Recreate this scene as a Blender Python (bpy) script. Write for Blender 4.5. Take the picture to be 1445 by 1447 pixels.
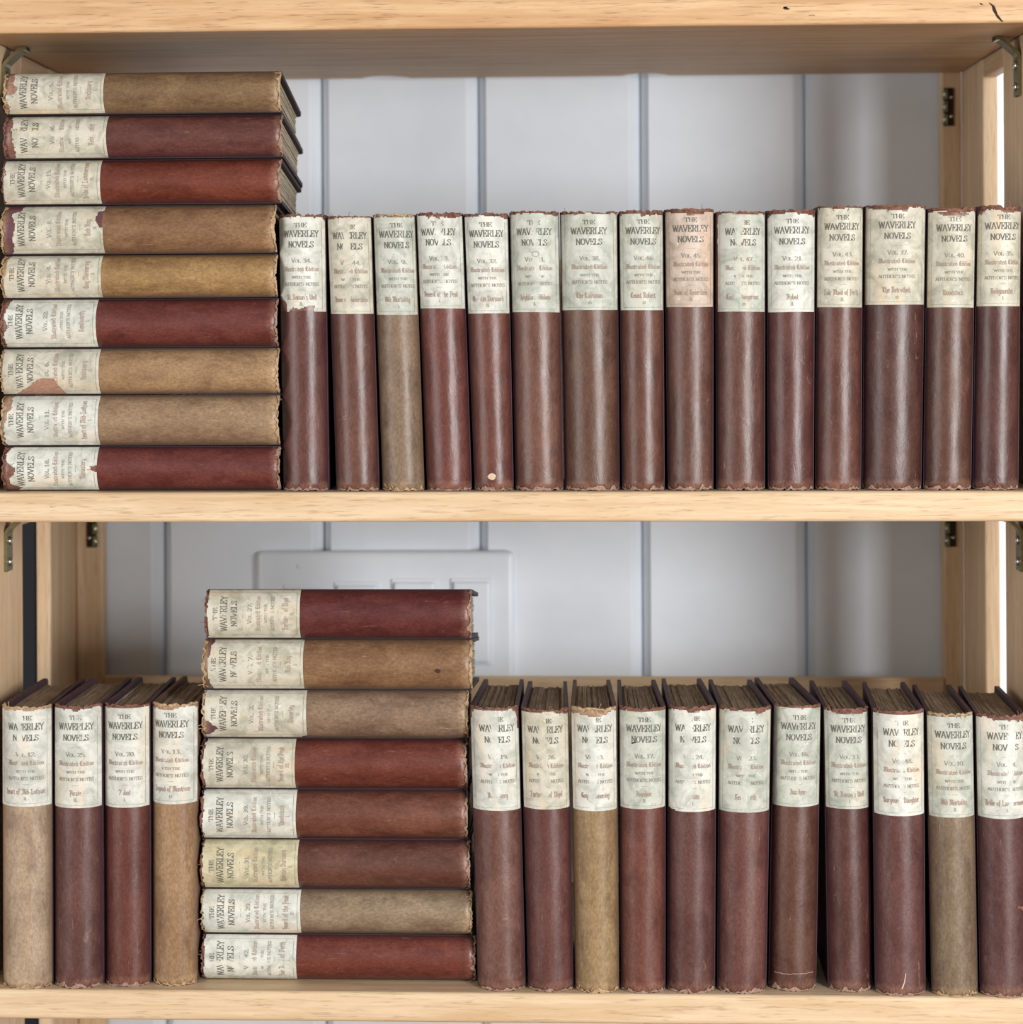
import bpy, bmesh, math, random
from mathutils import Vector, Matrix, noise

# ------------------------------------------------------------------ clear
for o in list(bpy.data.objects):
    bpy.data.objects.remove(o, do_unlink=True)
scene = bpy.context.scene
COL = scene.collection

# ------------------------------------------------------------------ camera
YAW = math.atan(0.045)      # the camera is turned a little to the left of square on
cam_d = bpy.data.cameras.new('camera')
cam = bpy.data.objects.new('camera', cam_d)
COL.objects.link(cam)
cam.location = (0.0, -1.43, 0.80)
cam.rotation_euler = (Matrix.Rotation(YAW, 3, 'Z') @ Matrix.Rotation(math.pi / 2, 3, 'X')
                      @ Matrix.Rotation(-0.005, 3, 'Z')).to_euler()
cam_d.sensor_fit = 'AUTO'
cam_d.sensor_width = 36.0
cam_d.lens = 79.887
cam_d.shift_x = 0.04837
cam_d.shift_y = -0.18506
cam_d.clip_start = 0.05
cam_d.dof.use_dof = True
cam_d.dof.focus_distance = 1.44
cam_d.dof.aperture_fstop = 7.0
scene.camera = cam

# ------------------------------------------------------------------ world and lights
world = bpy.data.worlds.new('room_light')
scene.world = world
world.use_nodes = True
bg = world.node_tree.nodes['Background']
bg.inputs[0].default_value = (0.97, 0.98, 1.0, 1)
bg.inputs[1].default_value = 0.34


def window_light(name, loc, target, sx, sy, power, color):
    d = bpy.data.lights.new(name, 'AREA')
    d.shape = 'RECTANGLE'
    d.size, d.size_y = sx, sy
    d.energy = power
    d.color = color
    o = bpy.data.objects.new(name, d)
    COL.objects.link(o)
    o.location = loc
    o.rotation_euler = (Vector(target) - Vector(loc)).to_track_quat('-Z', 'Y').to_euler()
    return o


window_light('daylight_window_right', (1.25, -1.85, 0.84), (0.0, 0.1, 0.72), 0.7, 1.1, 72, (0.99, 0.985, 0.975))
window_light('daylight_window_left', (-1.75, -1.40, 0.84), (0.0, 0.15, 0.72), 1.0, 1.3, 27, (1.0, 0.985, 0.965))

vs = scene.view_settings
vs.view_transform = 'Standard'
vs.look = 'None'
vs.gamma = 1.0
vs.use_curve_mapping = False
vs.exposure = -0.22

R = random.Random(7)


# ------------------------------------------------------------------ helpers
def lin(rgb):
    out = []
    for c in rgb:
        c = c / 255.0
        out.append(c / 12.92 if c <= 0.04045 else ((c + 0.055) / 1.055) ** 2.4)
    return (out[0], out[1], out[2], 1.0)


def mesh_obj(name, verts, faces, mat, parent=None, smooth=False, uvs=None, mats=None, fmat=None):
    me = bpy.data.meshes.new(name)
    me.from_pydata([tuple(v) for v in verts], [], faces)
    if uvs is not None:
        lay = me.uv_layers.new(name='uv')
        for lp in me.loops:
            lay.data[lp.index].uv = uvs[lp.vertex_index]
    if smooth:
        me.polygons.foreach_set('use_smooth', [True] * len(me.polygons))
    for m in (mats or [mat]):
        me.materials.append(m)
    if fmat:
        me.polygons.foreach_set('material_index', fmat)
    me.update()
    o = bpy.data.objects.new(name, me)
    COL.objects.link(o)
    o.parent = parent
    return o


def bm_obj(name, bm, mat, parent=None, smooth=False):
    bmesh.ops.recalc_face_normals(bm, faces=bm.faces)
    me = bpy.data.meshes.new(name)
    bm.to_mesh(me)
    bm.free()
    if smooth:
        me.polygons.foreach_set('use_smooth', [True] * len(me.polygons))
    me.materials.append(mat)
    o = bpy.data.objects.new(name, me)
    COL.objects.link(o)
    o.parent = parent
    return o


def box(name, lo, hi, mat, parent=None, bevel=0.0, seg=2):
    bm = bmesh.new()
    bmesh.ops.create_cube(bm, size=1.0)
    for v in bm.verts:
        for k in range(3):
            v.co[k] = lo[k] + (v.co[k] + 0.5) * (hi[k] - lo[k])
    if bevel:
        bmesh.ops.bevel(bm, geom=bm.edges[:], offset=bevel, segments=seg, profile=0.5, affect='EDGES')
    return bm_obj(name, bm, mat, parent)


def empty(name, loc):
    o = bpy.data.objects.new(name, None)
    COL.objects.link(o)
    o.location = loc
    o.empty_display_size = 0.02
    return o


def tag(o, label=None, cat=None, group=None, kind=None):
    if label: o['label'] = label
    if cat: o['category'] = cat
    if group: o['group'] = group
    if kind: o['kind'] = kind
    return o


# ------------------------------------------------------------------ materials
class NT:
    def __init__(self, name):
        self.m = bpy.data.materials.new(name)
        self.m.use_nodes = True
        self.t = self.m.node_tree
        self.t.nodes.clear()
        self.out = self.n('ShaderNodeOutputMaterial')
        self.b = self.n('ShaderNodeBsdfPrincipled')
        self.l(self.b.outputs[0], self.out.inputs[0])

    def n(self, typ, **kw):
        nd = self.t.nodes.new(typ)
        for k, v in kw.items():
            setattr(nd, k, v)
        return nd

    def l(self, a, b):
        self.t.links.new(a, b)

    def val(self, sock, v):
        if hasattr(v, 'links'):
            self.l(v, sock)
        else:
            sock.default_value = v

    def math(self, op, a, b=0.0, clamp=False):
        nd = self.n('ShaderNodeMath', operation=op, use_clamp=clamp)
        self.val(nd.inputs[0], a)
        self.val(nd.inputs[1], b)
        return nd.outputs[0]

    def mrange(self, v, a, b, c=0.0, d=1.0, smooth=False):
        nd = self.n('ShaderNodeMapRange', clamp=True)
        if smooth: nd.interpolation_type = 'SMOOTHSTEP'
        self.val(nd.inputs[0], v)
        for i, x in enumerate((a, b, c, d)):
            nd.inputs[i + 1].default_value = x
        return nd.outputs[0]

    def mix(self, fac, a, b, mode='MIX'):
        nd = self.n('ShaderNodeMix', data_type='RGBA', blend_type=mode)
        self.val(nd.inputs[0], fac)
        self.val(nd.inputs[6], a)
        self.val(nd.inputs[7], b)
        return nd.outputs[2]

    def coords(self, kind='Object', scale=(1, 1, 1), offset=None):
        tc = self.n('ShaderNodeTexCoord')
        src = tc.outputs[kind]
        if offset is not None:
            ad = self.n('ShaderNodeVectorMath', operation='ADD')
            self.l(src, ad.inputs[0])
            self.val(ad.inputs[1], offset)
            src = ad.outputs[0]
        mp = self.n('ShaderNodeMapping')
        mp.inputs['Scale'].default_value = scale
        self.l(src, mp.inputs[0])
        return mp.outputs[0]

    def rnd_offset(self):
        oi = self.n('ShaderNodeObjectInfo')
        cb = self.n('ShaderNodeCombineXYZ')
        r = self.math('MULTIPLY', oi.outputs['Random'], 37.0)
        self.l(r, cb.inputs[0]); self.l(r, cb.inputs[1]); self.l(r, cb.inputs[2])
        return cb.outputs[0]

    def noise(self, vec, scale, detail=4.0, rough=0.55, dist=0.0):
        nd = self.n('ShaderNodeTexNoise')
        self.l(vec, nd.inputs['Vector'])
        nd.inputs['Scale'].default_value = scale
        nd.inputs['Detail'].default_value = detail
        nd.inputs['Roughness'].default_value = rough
        nd.inputs['Distortion'].default_value = dist
        return nd.outputs[0]

    def bump(self, h, strength, dist):
        nd = self.n('ShaderNodeBump')
        nd.inputs['Strength'].default_value = strength
        nd.inputs['Distance'].default_value = dist
        self.l(h, nd.inputs['Height'])
        self.l(nd.outputs[0], self.b.inputs['Normal'])

    def set(self, **kw):
        for k, v in kw.items():
            self.val(self.b.inputs[k.replace('_', ' ')], v)


def wood_mat(name, axis, light, mid, dark, seed):
    g = NT(name)
    sc = [85.0, 85.0, 85.0]
    sc[axis] = 5.0
    off = (seed * 3.1, seed * 1.7, seed * 2.3)
    v = g.coords('Object', tuple(sc), off)
    n1 = g.noise(v, 1.0, 5, 0.6, 1.2)
    sc2 = [950.0, 950.0, 950.0]
    sc2[axis] = 55.0
    v2 = g.coords('Object', tuple(sc2), off)
    n2 = g.noise(v2, 1.0, 3, 0.6)
    sc3 = [300.0, 300.0, 300.0]
    sc3[axis] = 16.0
    v3 = g.coords('Object', tuple(sc3), off)
    n3 = g.noise(v3, 1.0, 4, 0.6, 0.6)
    c = g.mix(g.mrange(n1, 0.38, 0.66), lin(light), lin(mid))
    c = g.mix(g.math('MULTIPLY', g.mrange(n3, 0.5, 0.72), 0.6), c, lin(mid))
    c = g.mix(g.math('MULTIPLY', g.mrange(n2, 0.56, 0.70), 0.5), c, lin(dark))
    g.set(Base_Color=c, Roughness=0.5, Specular_IOR_Level=0.35)
    g.bump(n2, 0.15, 0.0006)
    return g.m


WOOD_X = wood_mat('rubberwood_along_shelf', 0, (214, 190, 157), (194, 162, 124), (140, 106, 76), 1)
WOOD_X2 = wood_mat('rubberwood_orange_shelf', 0, (206, 172, 132), (182, 140, 98), (114, 80, 54), 4)
WOOD_Z = wood_mat('rubberwood_upright', 2, (220, 194, 160), (202, 168, 130), (164, 126, 94), 2)
WOOD_Y = wood_mat('rubberwood_rail', 1, (208, 178, 142), (188, 152, 114), (150, 112, 80), 3)


def paint_mat():
    g = NT('white_wall_paint')
    v = g.coords('Object', (1, 1, 1))
    n1 = g.noise(v, 9.0, 4, 0.6)
    n2 = g.noise(v, 160.0, 3, 0.6)
    c = g.mix(g.mrange(n1, 0.35, 0.7), lin((231, 236, 243)), lin((219, 226, 234)))
    g.set(Base_Color=c, Roughness=0.42, Specular_IOR_Level=0.4)
    g.bump(n2, 0.12, 0.0006)
    return g.m


PAINT = paint_mat()


def plain(name, col, rough=0.5, metal=0.0, nscale=60.0, amt=0.25, bump=0.1, spec=0.4):
    g = NT(name)
    v = g.coords('Object')
    n = g.noise(v, nscale, 4, 0.6)
    a = lin(col)
    d = (a[0] * (1 - amt), a[1] * (1 - amt), a[2] * (1 - amt), 1)
    g.set(Base_Color=g.mix(g.mrange(n, 0.35, 0.7), a, d), Roughness=rough, Metallic=metal, Specular_IOR_Level=spec)
    g.bump(n, bump, 0.0004)
    return g.m


BRASS = plain('dull_brassed_steel', (150, 146, 112), 0.32, 0.9, 300, 0.3)
STEEL = plain('bright_screw_steel', (225, 225, 225), 0.22, 1.0, 200, 0.1)
HINGE = plain('blackened_hinge_metal', (60, 52, 42), 0.4, 0.8, 200, 0.4)
KNUCKLE = plain('hinge_barrel_metal', (176, 184, 160), 0.3, 0.9, 200, 0.2)
NAVY = plain('dark_navy_paint', (28, 34, 44), 0.6, 0.0, 40, 0.3)
KNOT = plain('dark_wood_knot', (48, 28, 20), 0.8, 0.0, 300, 0.4)
FLOOR = plain('brown_floor_boards', (150, 116, 86), 0.5, 0.0, 12, 0.3)
PAPER = None


def page_mats():
    out = []
    for nm, a, b in (('page_edges', (186, 176, 158), (140, 128, 110)), ('dusty_page_tops', (176, 156, 134), (112, 95, 78))):
        g = NT(nm)
        v = g.coords('Object', (1800, 40, 40), g.rnd_offset())
        n = g.noise(v, 1.0, 3, 0.65)
        v2 = g.coords('Object', (60, 60, 60), g.rnd_offset())
        n2 = g.noise(v2, 1.0, 4, 0.6)
        c = g.mix(g.mrange(n, 0.36, 0.66), lin(a), lin(b))
        c = g.mix(g.math('MULTIPLY', g.mrange(n2, 0.45, 0.75), 0.5), c, lin(b))
        g.set(Base_Color=c, Roughness=0.9, Specular_IOR_Level=0.1)
        g.bump(n, 0.5, 0.0006)
        out.append(g.m)
    return out


PAGE_SIDE, PAGE_TOP = page_mats()
BOARD_PLUM = plain('plum_board_cloth', (74, 52, 60), 0.6, 0.0, 120, 0.35, 0.3)
BOARD_BROWN = plain('brown_board_cloth', (104, 78, 62), 0.65, 0.0, 120, 0.35, 0.3)
PILE_BOARD = plain('dark_board_cloth', (52, 38, 40), 0.6, 0.0, 120, 0.35, 0.3)


def cloth_mat(name, c, under, lb, lt, H, tan, seed):
    """faded book cloth: uv.x runs across the spine, uv.y from tail to head"""
    g = NT(name)
    off = (seed * 1.37, seed * 0.71, seed * 2.13)
    cl = lin(c)
    cl = (cl[0] * (0.62 if not tan else 0.76), cl[1] * (0.54 if not tan else 0.76), cl[2] * (0.47 if not tan else 0.86), 1)
    fade = (cl[0] * 1.45 + 0.008, cl[1] * 1.48 + 0.007, cl[2] * 1.42 + 0.005, 1)
    deep = (cl[0] * 0.66, cl[1] * 0.56, cl[2] * 0.58, 1)
    v = g.coords('Object', (1, 1, 0.55), off)
    n1 = g.noise(v, 55.0, 6, 0.62, 0.6)
    n2 = g.noise(v, 800.0, 3, 0.7)
    vs_ = g.coords('Object', (1, 1, 0.12), off)
    n3 = g.noise(vs_, 190.0, 4, 0.65, 0.3)
    n4 = g.noise(v, 130.0, 5, 0.7, 1.5)
    tc = g.n('ShaderNodeTexCoord')
    sp = g.n('ShaderNodeSeparateXYZ')
    g.l(tc.outputs['UV'], sp.inputs[0])
    u, w = sp.outputs[0], sp.outputs[1]
    col = g.mix(g.mrange(n1, 0.46, 0.64), cl, fade)
    col = g.mix(g.mrange(n1, 0.53, 0.33, 0, 0.9), col, deep)
    col = g.mix(g.math('MULTIPLY', g.mrange(n3, 0.56, 0.72), 0.4), col, fade)
    col = g.mix(g.math('MULTIPLY', g.mrange(n4, 0.30, 0.26), 0.6), col, deep)
    n5 = g.noise(v, 330.0, 5, 0.75, 0.4)
    col = g.mix(g.mrange(n5, 0.40, 0.66, 0, 0.55), col, fade)
    col = g.mix(g.mrange(n5, 0.46, 0.32, 0, 0.6), col, deep)
    # scuffs
    scuff = lin((176, 146, 122)) if not tan else lin((206, 186, 152))
    col = g.mix(g.math('MULTIPLY', g.mrange(n4, 0.64, 0.76), 0.5), col, scuff)
    n6 = g.noise(vs_, 420.0, 3, 0.7, 0.2)
    col = g.mix(g.math('MULTIPLY', g.mrange(n6, 0.66, 0.76), 0.5), col, scuff)
    # the cloth in the joints was kept from the light and is still plum
    e = g.math('ABSOLUTE', g.math('SUBTRACT', g.math('MULTIPLY', u, 2.0), 1.0))
    plum = lin((66, 40, 48)) if not tan else lin((108, 84, 66))
    col = g.mix(g.math('MULTIPLY', g.mrange(g.math('ADD', e, g.math('MULTIPLY', n1, 0.15)), 0.74, 1.04), 0.8), col, plum)
    col = g.mix(g.math('MULTIPLY', g.mrange(g.math('ADD', e, g.math('MULTIPLY', n3, -0.9)), 0.05, -0.45), 0.5), col, fade)
    # cloth once covered by the paper label
    inl = g.math('MULTIPLY', g.math('GREATER_THAN', w, lb / H + 0.004), g.math('LESS_THAN', w, lt / H))
    col = g.mix(inl, col, lin(under))
    # rubbed ends
    d = g.math('MULTIPLY', g.math('MINIMUM', w, g.math('SUBTRACT', 1.0, w)), H)
    rub = g.math('MULTIPLY', g.mrange(g.math('ADD', d, g.math('MULTIPLY', n1, -0.012)), -0.006, 0.001, 1, 0), 0.55)
    col = g.mix(rub, col, lin((176, 132, 112)) if not tan else lin((206, 172, 136)))
    col = g.mix(g.mrange(n2, 0.36, 0.66, 0, 0.55), col, (cl[0] * 0.5, cl[1] * 0.5, cl[2] * 0.5, 1))
    g.set(Base_Color=col, Roughness=g.mrange(n1, 0.3, 0.7, 0.33, 0.44), Specular_IOR_Level=0.50 if not tan else 0.34)
    h = g.math('ADD', g.math('MULTIPLY', n2, 0.10), g.math('ADD', n4, g.math('MULTIPLY', n1, 1.4)))
    g.bump(h, 0.20, 0.0010)
    return g.m


def label_mat(name, tint):
    g = NT(name)
    off = g.rnd_offset()
    v = g.coords('Object', (1, 1, 1), off)
    n1 = g.noise(v, 75.0, 5, 0.65, 0.8)
    n2 = g.noise(v, 260.0, 4, 0.65, 0.4)
    vs_ = g.coords('Object', (1, 1, 0.2), off)
    n3 = g.noise(vs_, 85.0, 4, 0.6)
    t = lin(tint)
    grey = lin((tint[0] - 44, tint[1] - 40, tint[2] - 42))
    warm = lin((min(255, tint[0] + 12), tint[1] - 8, tint[2] - 28))
    c = g.mix(g.mrange(n1, 0.42, 0.66, 0, 0.9), t, grey)
    c = g.mix(g.math('MULTIPLY', g.mrange(n3, 0.54, 0.70), 0.55), c, warm)
    c = g.mix(g.math('MULTIPLY', g.mrange(n2, 0.56, 0.70), 0.6), c, grey)
    c = g.mix(g.math('MULTIPLY', g.mrange(n2, 0.36, 0.28), 0.6), c, lin((236, 232, 224)))
    g.set(Base_Color=c, Roughness=0.5, Specular_IOR_Level=0.4)
    g.bump(g.math('ADD', n1, g.math('MULTIPLY', n2, 0.5)), 0.35, 0.0010)
    return g.m


LABELS = {'white': label_mat('white_label_paper', (209, 209, 200)),
          'cream': label_mat('cream_label_paper', (199, 194, 178)),
          'green': label_mat('greenish_label_paper', (191, 193, 182)),
          'yellow': label_mat('yellowed_label_paper', (198, 189, 160)),
          'pink': label_mat('pinkish_label_paper', (194, 176, 162))}


def ink_mat(name, col, wear):
    g = NT(name)
    off = g.rnd_offset()
    v = g.coords('Object', (1, 1, 0.55), off)
    n = g.noise(v, 330.0, 3, 0.6)
    n2 = g.noise(v, 70.0, 3, 0.6)
    at = g.n('ShaderNodeAttribute', attribute_type='OBJECT', attribute_name='rub_at')
    am = g.n('ShaderNodeAttribute', attribute_type='OBJECT', attribute_name='rub_amount')
    tc = g.n('ShaderNodeTexCoord')
    sp = g.n('ShaderNodeSeparateXYZ')
    g.l(tc.outputs['UV'], sp.inputs[0])
    d = g.math('ABSOLUTE', g.math('SUBTRACT', sp.outputs[0], at.outputs['Fac']))
    ridge = g.math('MULTIPLY', g.mrange(d, 0.0, 0.12, 1.0, 0.0), am.outputs['Fac'])
    k = g.math('ADD', g.math('ADD', g.math('MULTIPLY', n, 0.55), g.math('MULTIPLY', n2, 0.45)), ridge)
    fac = g.mrange(k, wear, wear + 0.10)
    g.set(Base_Color=lin(col), Roughness=0.7, Specular_IOR_Level=0.2)
    tr = g.n('ShaderNodeBsdfTransparent')
    mx = g.n('ShaderNodeMixShader')
    g.l(fac, mx.inputs[0])
    g.l(g.b.outputs[0], mx.inputs[1])
    g.l(tr.outputs[0], mx.inputs[2])
    g.l(mx.outputs[0], g.out.inputs[0])
    return g.m


INK = ink_mat('worn_black_ink', (98, 96, 88), 0.61)
INK_SMALL = ink_mat('faded_grey_ink', (136, 130, 118), 0.62)
INK_RED = ink_mat('faded_red_ink', (158, 137, 123), 0.62)
FRAY_RED = plain('frayed_rust_cloth', (136, 97, 83), 0.85, 0.0, 500, 0.55, 0.6, 0.1)
FRAY_TAIL = plain('frayed_pale_cloth', (172, 140, 124), 0.85, 0.0, 600, 0.55, 0.6, 0.1)
FRAY_TAN = plain('frayed_tan_cloth', (190, 160, 126), 0.85, 0.0, 500, 0.5, 0.6, 0.1)

# ------------------------------------------------------------------ setting: floor and the boarded wall
ZB, ZM, ZT = 0.3775, 0.6933, 1.0092      # tops of the three shelves
SH = 0.0190                              # shelf thickness
WALL_Y = 0.31
fl = box('floor', (-1.9, -2.6, -0.03), (1.9, 0.40, 0.0), FLOOR)
tag(fl, 'brown wooden floor under the bookcase', 'floor', kind='structure')
wall = box('wall_back', (-1.9, WALL_Y + 0.012, 0.0), (1.9, WALL_Y + 0.05, 1.75), PAINT)
tag(wall, 'white painted wall of wide vertical boards behind the bookcase', 'wall', kind='structure')
groove = [-0.3096, -0.1858, -0.0650, 0.0591, 0.1841]
gx = list(groove)
while gx[0] > -1.75: gx.insert(0, gx[0] - 0.1237)
while gx[-1] < 1.75: gx.append(gx[-1] + 0.1237)


def plank(x0, x1):
    """one board: flat face, wide rounded right arris, narrower left arris"""
    yb, yf = WALL_Y + 0.013, WALL_Y
    a = x0 + 0.0008
    b = x1 - 0.0008
    prof = [(a, yb), (a, yf + 0.0088), (a + 0.0030, yf + 0.0034), (a + 0.0052, yf),
            (b - 0.0088, yf), (b - 0.0072, yf + 0.0010), (b - 0.0018, yf + 0.0072), (b, yf + 0.0105), (b, yb)]
    n = len(prof)
    z0, z1 = 0.0, 1.75
    vs_ = [(x, y, z0) for x, y in prof] + [(x, y, z1) for x, y in prof]
    fs = [(i, (i + 1) % n, n + (i + 1) % n, n + i) for i in range(n)]
    fs += [tuple(range(n - 1, -1, -1)), tuple(range(n, 2 * n))]
    return mesh_obj('plank', vs_, fs, PAINT, wall)


for i in range(len(gx) - 1):
    plank(gx[i], gx[i + 1])

# ------------------------------------------------------------------ painted-over switch plate on the wall
sw = empty('wall_switch_plate', (-0.1373, WALL_Y, 0.47))
tag(sw, 'wide white painted-over switch plate on the boarded wall behind the lower book pile', 'switch plate')
ox, oz = 0.1373, -0.47
box('plate', (-0.2359 + ox, -0.010, 0.482 + oz), (-0.0388 + ox, -0.0001, 0.6255 + oz), PAINT, sw, 0.0045, 3)
for x0, x1, zt in ((-0.2131, -0.1863, 0.5986), (-0.1743, -0.1432, 0.6004), (-0.1307, -0.0997, 0.6029), (-0.0855, -0.0576, 0.6032)):
    fr = box('rocker_frame', (x0 - 0.002 + ox, -0.0116, zt - 0.064 + oz), (x1 + 0.002 + ox, -0.010, zt + 0.002 + oz), PAINT, sw, 0.0005, 1)
    box('rocker', (x0 + ox, -0.0148, zt - 0.062 + oz), (x1 + ox, -0.0116, zt - 0.0005 + oz), PAINT, fr, 0.0018, 2)
bm = bmesh.new()
bmesh.ops.create_uvsphere(bm, u_segments=12, v_segments=8, radius=0.0022)
for v in bm.verts:
    v.co = Vector((v.co.x - 0.2033 + ox, v.co.y * 0.5 - 0.0102, v.co.z + 0.6143 + oz))
bm_obj('plate_screw', bm, PAINT, sw, True)

# dark panel standing beyond the open left side of the bookcase
dp = box('leaning_panel', (-0.62, 0.272, 0.0), (-0.398, 0.305, 0.86), NAVY, None, 0.003)
tag(dp, 'dark navy panel seen through the slot in the left side of the bookcase', 'panel')

# ------------------------------------------------------------------ bookcase
XL, XR = -0.373, 0.2985
bc = empty('bookcase', ((XL + XR) / 2, 0.15, 0.0))
tag(bc, 'pale rubberwood bookcase with open slatted sides and metal shelf brackets', 'bookcase')
BX, BY = (XL + XR) / 2, 0.15


def bbox(name, lo, hi, mat, parent=bc, bevel=0.0012):
    return box(name, (lo[0] - BX, lo[1] - BY, lo[2]), (hi[0] - BX, hi[1] - BY, hi[2]), mat, parent, bevel)


def shelf(z_top, mat, SH=SH):
    """flat board with a rounded front edge and two shallow finger scoops in its back edge"""
    x0, x1, y0, y1 = XL + 0.003, XR - 0.002, 0.0, 0.286
    prof = [(x0, y0), (x1, y0), (x1, y1)]
    for c, hw, dep in ((0.0618, 0.018, 0.018), (-0.1339, 0.019, 0.018)):
        for k in range(9):
            t = -1 + 2 * k / 8
            prof.append((c - t * hw, y1 - dep * (1 - t * t) ** 0.8 if abs(t) < 1 else y1))
    prof.append((x0, y1))
    bm = bmesh.new()
    vs_ = [bm.verts.new((x - BX, y - BY, z_top - SH)) for x, y in prof]
    f = bm.faces.new(vs_)
    ex = bmesh.ops.extrude_face_region(bm, geom=[f])
    for e in ex['geom']:
        if isinstance(e, bmesh.types.BMVert):
            e.co.z = z_top
    fe = [e for e in bm.edges if all(abs(v.co.y - (y0 - BY)) < 1e-5 for v in e.verts) and abs(e.verts[0].co.z - e.verts[1].co.z) < 1e-5]
    bmesh.ops.bevel(bm, geom=fe, offset=0.0026, segments=4, profile=0.5, affect='EDGES')
    o = bm_obj('shelf', bm, mat, bc)
    return o


shelves = [shelf(ZB, WOOD_X), shelf(ZM, WOOD_X), shelf(ZT, WOOD_X2, 0.024)]

# knots and a crack in the front edge of the top shelf
def crack(pts, wid, parent, z_ref):
    bm = bmesh.new()
    n = len(pts)
    L, Rr = [], []
    for i, (x, z) in enumerate(pts):
        w = wid * (0.35 if i in (0, n - 1) else 1.0) * (0.7 + 0.6 * ((i * 7) % 5) / 5)
        L.append(bm.verts.new((x - w - BX, -0.0003 - BY, z)))
        Rr.append(bm.verts.new((x + w - BX, -0.0003 - BY, z)))
    for i in range(n - 1):
        bm.faces.new((L[i], Rr[i], Rr[i + 1], L[i + 1]))
    ex = bmesh.ops.extrude_face_region(bm, geom=bm.faces[:])
    for e in ex['geom']:
        if isinstance(e, bmesh.types.BMVert):
            e.co.y += 0.0012
    return bm_obj('knot', bm, KNOT, parent)


T0 = ZT - 0.024
crack([(0.2655, T0 + 0.0126), (0.2680, T0 + 0.0104), (0.2688, T0 + 0.0076), (0.2700, T0 + 0.0051), (0.2715, T0 + 0.0028), (0.2738, T0 + 0.0006)], 0.0009, shelves[2], T0)
crack([(0.2600, T0 + 0.0124), (0.2606, T0 + 0.0116), (0.2614, T0 + 0.0112)], 0.0009, shelves[2], T0)
crack([(0.1380, T0 + 0.0101), (0.1392, T0 + 0.0114), (0.1400, T0 + 0.0096), (0.1418, T0 + 0.0104)], 0.0011, shelves[2], T0)
crack([(0.1540, T0 + 0.0058), (0.1556, T0 + 0.0061), (0.1570, T0 + 0.0058)], 0.0016, shelves[2], T0)
crack([(-0.3265, ZM - 0.0088), (-0.3250, ZM - 0.0091), (-0.3235, ZM - 0.0090)], 0.0012, shelves[1], ZM)

LEG_TOP = 1.035
for s, X in ((-1, XL), (1, XR)):
    o1 = X + s * 0.0105
    lo, hi = min(X, o1), max(X, o1)
    o2 = X + s * 0.055  # unseen outward width, added to block light entering the side slot
    bbox('front_stile', (min(X, o2), 0.002, 0.0), (max(X, o2), 0.0815 if s < 0 else 0.092, LEG_TOP), WOOD_Z)
    fy = 0.0822 if s < 0 else 0.0927
    bbox('inner_strip', (min(X + s * 0.001, o1), fy, 0.0), (max(X + s * 0.001, o1), fy + 0.041, LEG_TOP), WOOD_Z)
    bbox('back_stile', (lo, 0.204, 0.0), (hi, 0.292, LEG_TOP), WOOD_Z)
    fw = 0.0205 if s < 0 else 0.0150
    b0, b1 = X - s * fw, X - s * 0.0003
    bbox('hinge_stile', (min(b0, b1), 0.2885, 0.0), (max(b0, b1), 0.306, LEG_TOP), WOOD_Z)
    for z in (ZB, ZM, ZT - 0.005):
        a = X + s * 0.0004
        b = X + s * 0.0102
        bbox('side_rail', (min(a, b), fy + 0.0412, z - SH - 0.0125), (max(a, b), 0.2038, z + 0.012), WOOD_Y)
for z in (0.5320, 0.5320 + ZM - ZB):
    bbox('back_rail', (XL + 0.0207, 0.2868, z - 0.055), (XR - 0.0152, 0.2935, z), WOOD_X)


def bracket(s, X, z_bot):
    """bent metal strip: leg screwed to the stile, slanting brace, short foot under the shelf"""
    y0, y1, t = 0.066, 0.0815, 0.0021
    pts = [(0.0000, -0.0385), (0.0000, -0.0130), (0.0012, -0.0105), (0.0105, -0.0022), (0.0122, -0.0012), (0.0150, -0.0012)]
    pts = [(X - s * (p[0] + 0.0012), z_bot + p[1]) for p in pts]
    bm = bmesh.new()
    rows = []
    n = len(pts)
    for i in range(n):
        p = Vector(pts[i])
        d = (Vector(pts[min(i + 1, n - 1)]) - Vector(pts[max(i - 1, 0)])).normalized()
        nr = Vector((-d.y, d.x)) * (t / 2)
        row = []
        for y in (y0, y1):
            for q in (p - nr, p + nr):
                row.append(bm.verts.new((q.x - BX, y - BY, q.y)))
        rows.append(row)
    for a, b in zip(rows, rows[1:]):
        bm.faces.new((a[0], a[1], b[1], b[0])); bm.faces.new((a[2], b[2], b[3], a[3]))
        bm.faces.new((a[0], b[0], b[2], a[2])); bm.faces.new((a[1], a[3], b[3], b[1]))
    bm.faces.new(rows[0]); bm.faces.new(rows[-1])
    bmesh.ops.bevel(bm, geom=[e for e in bm.edges if len(e.link_faces) == 2 and e.calc_face_angle(0) > 1.2], offset=0.0005, segments=2, affect='EDGES')
    o = bm_obj('shelf_bracket', bm, BRASS, bc, False)
    for dz in (-0.0185, -0.0325):
        bm = bmesh.new()
        bmesh.ops.create_uvsphere(bm, u_segments=14, v_segments=8, radius=0.0031)
        for v in bm.verts:
            v.co = Vector((X - s * (0.0022 + max(0.0, v.co.x + 0.0005) * 0.55) - BX, v.co.y + (y0 + y1) / 2 - BY, v.co.z + z_bot + dz))
        bm_obj('screw', bm, STEEL, o, True)
    return o


for s, X in ((-1, XL), (1, XR)):
    for z in (ZM, ZT - 0.005):
        bracket(s, X, z - SH - 0.0002)


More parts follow.
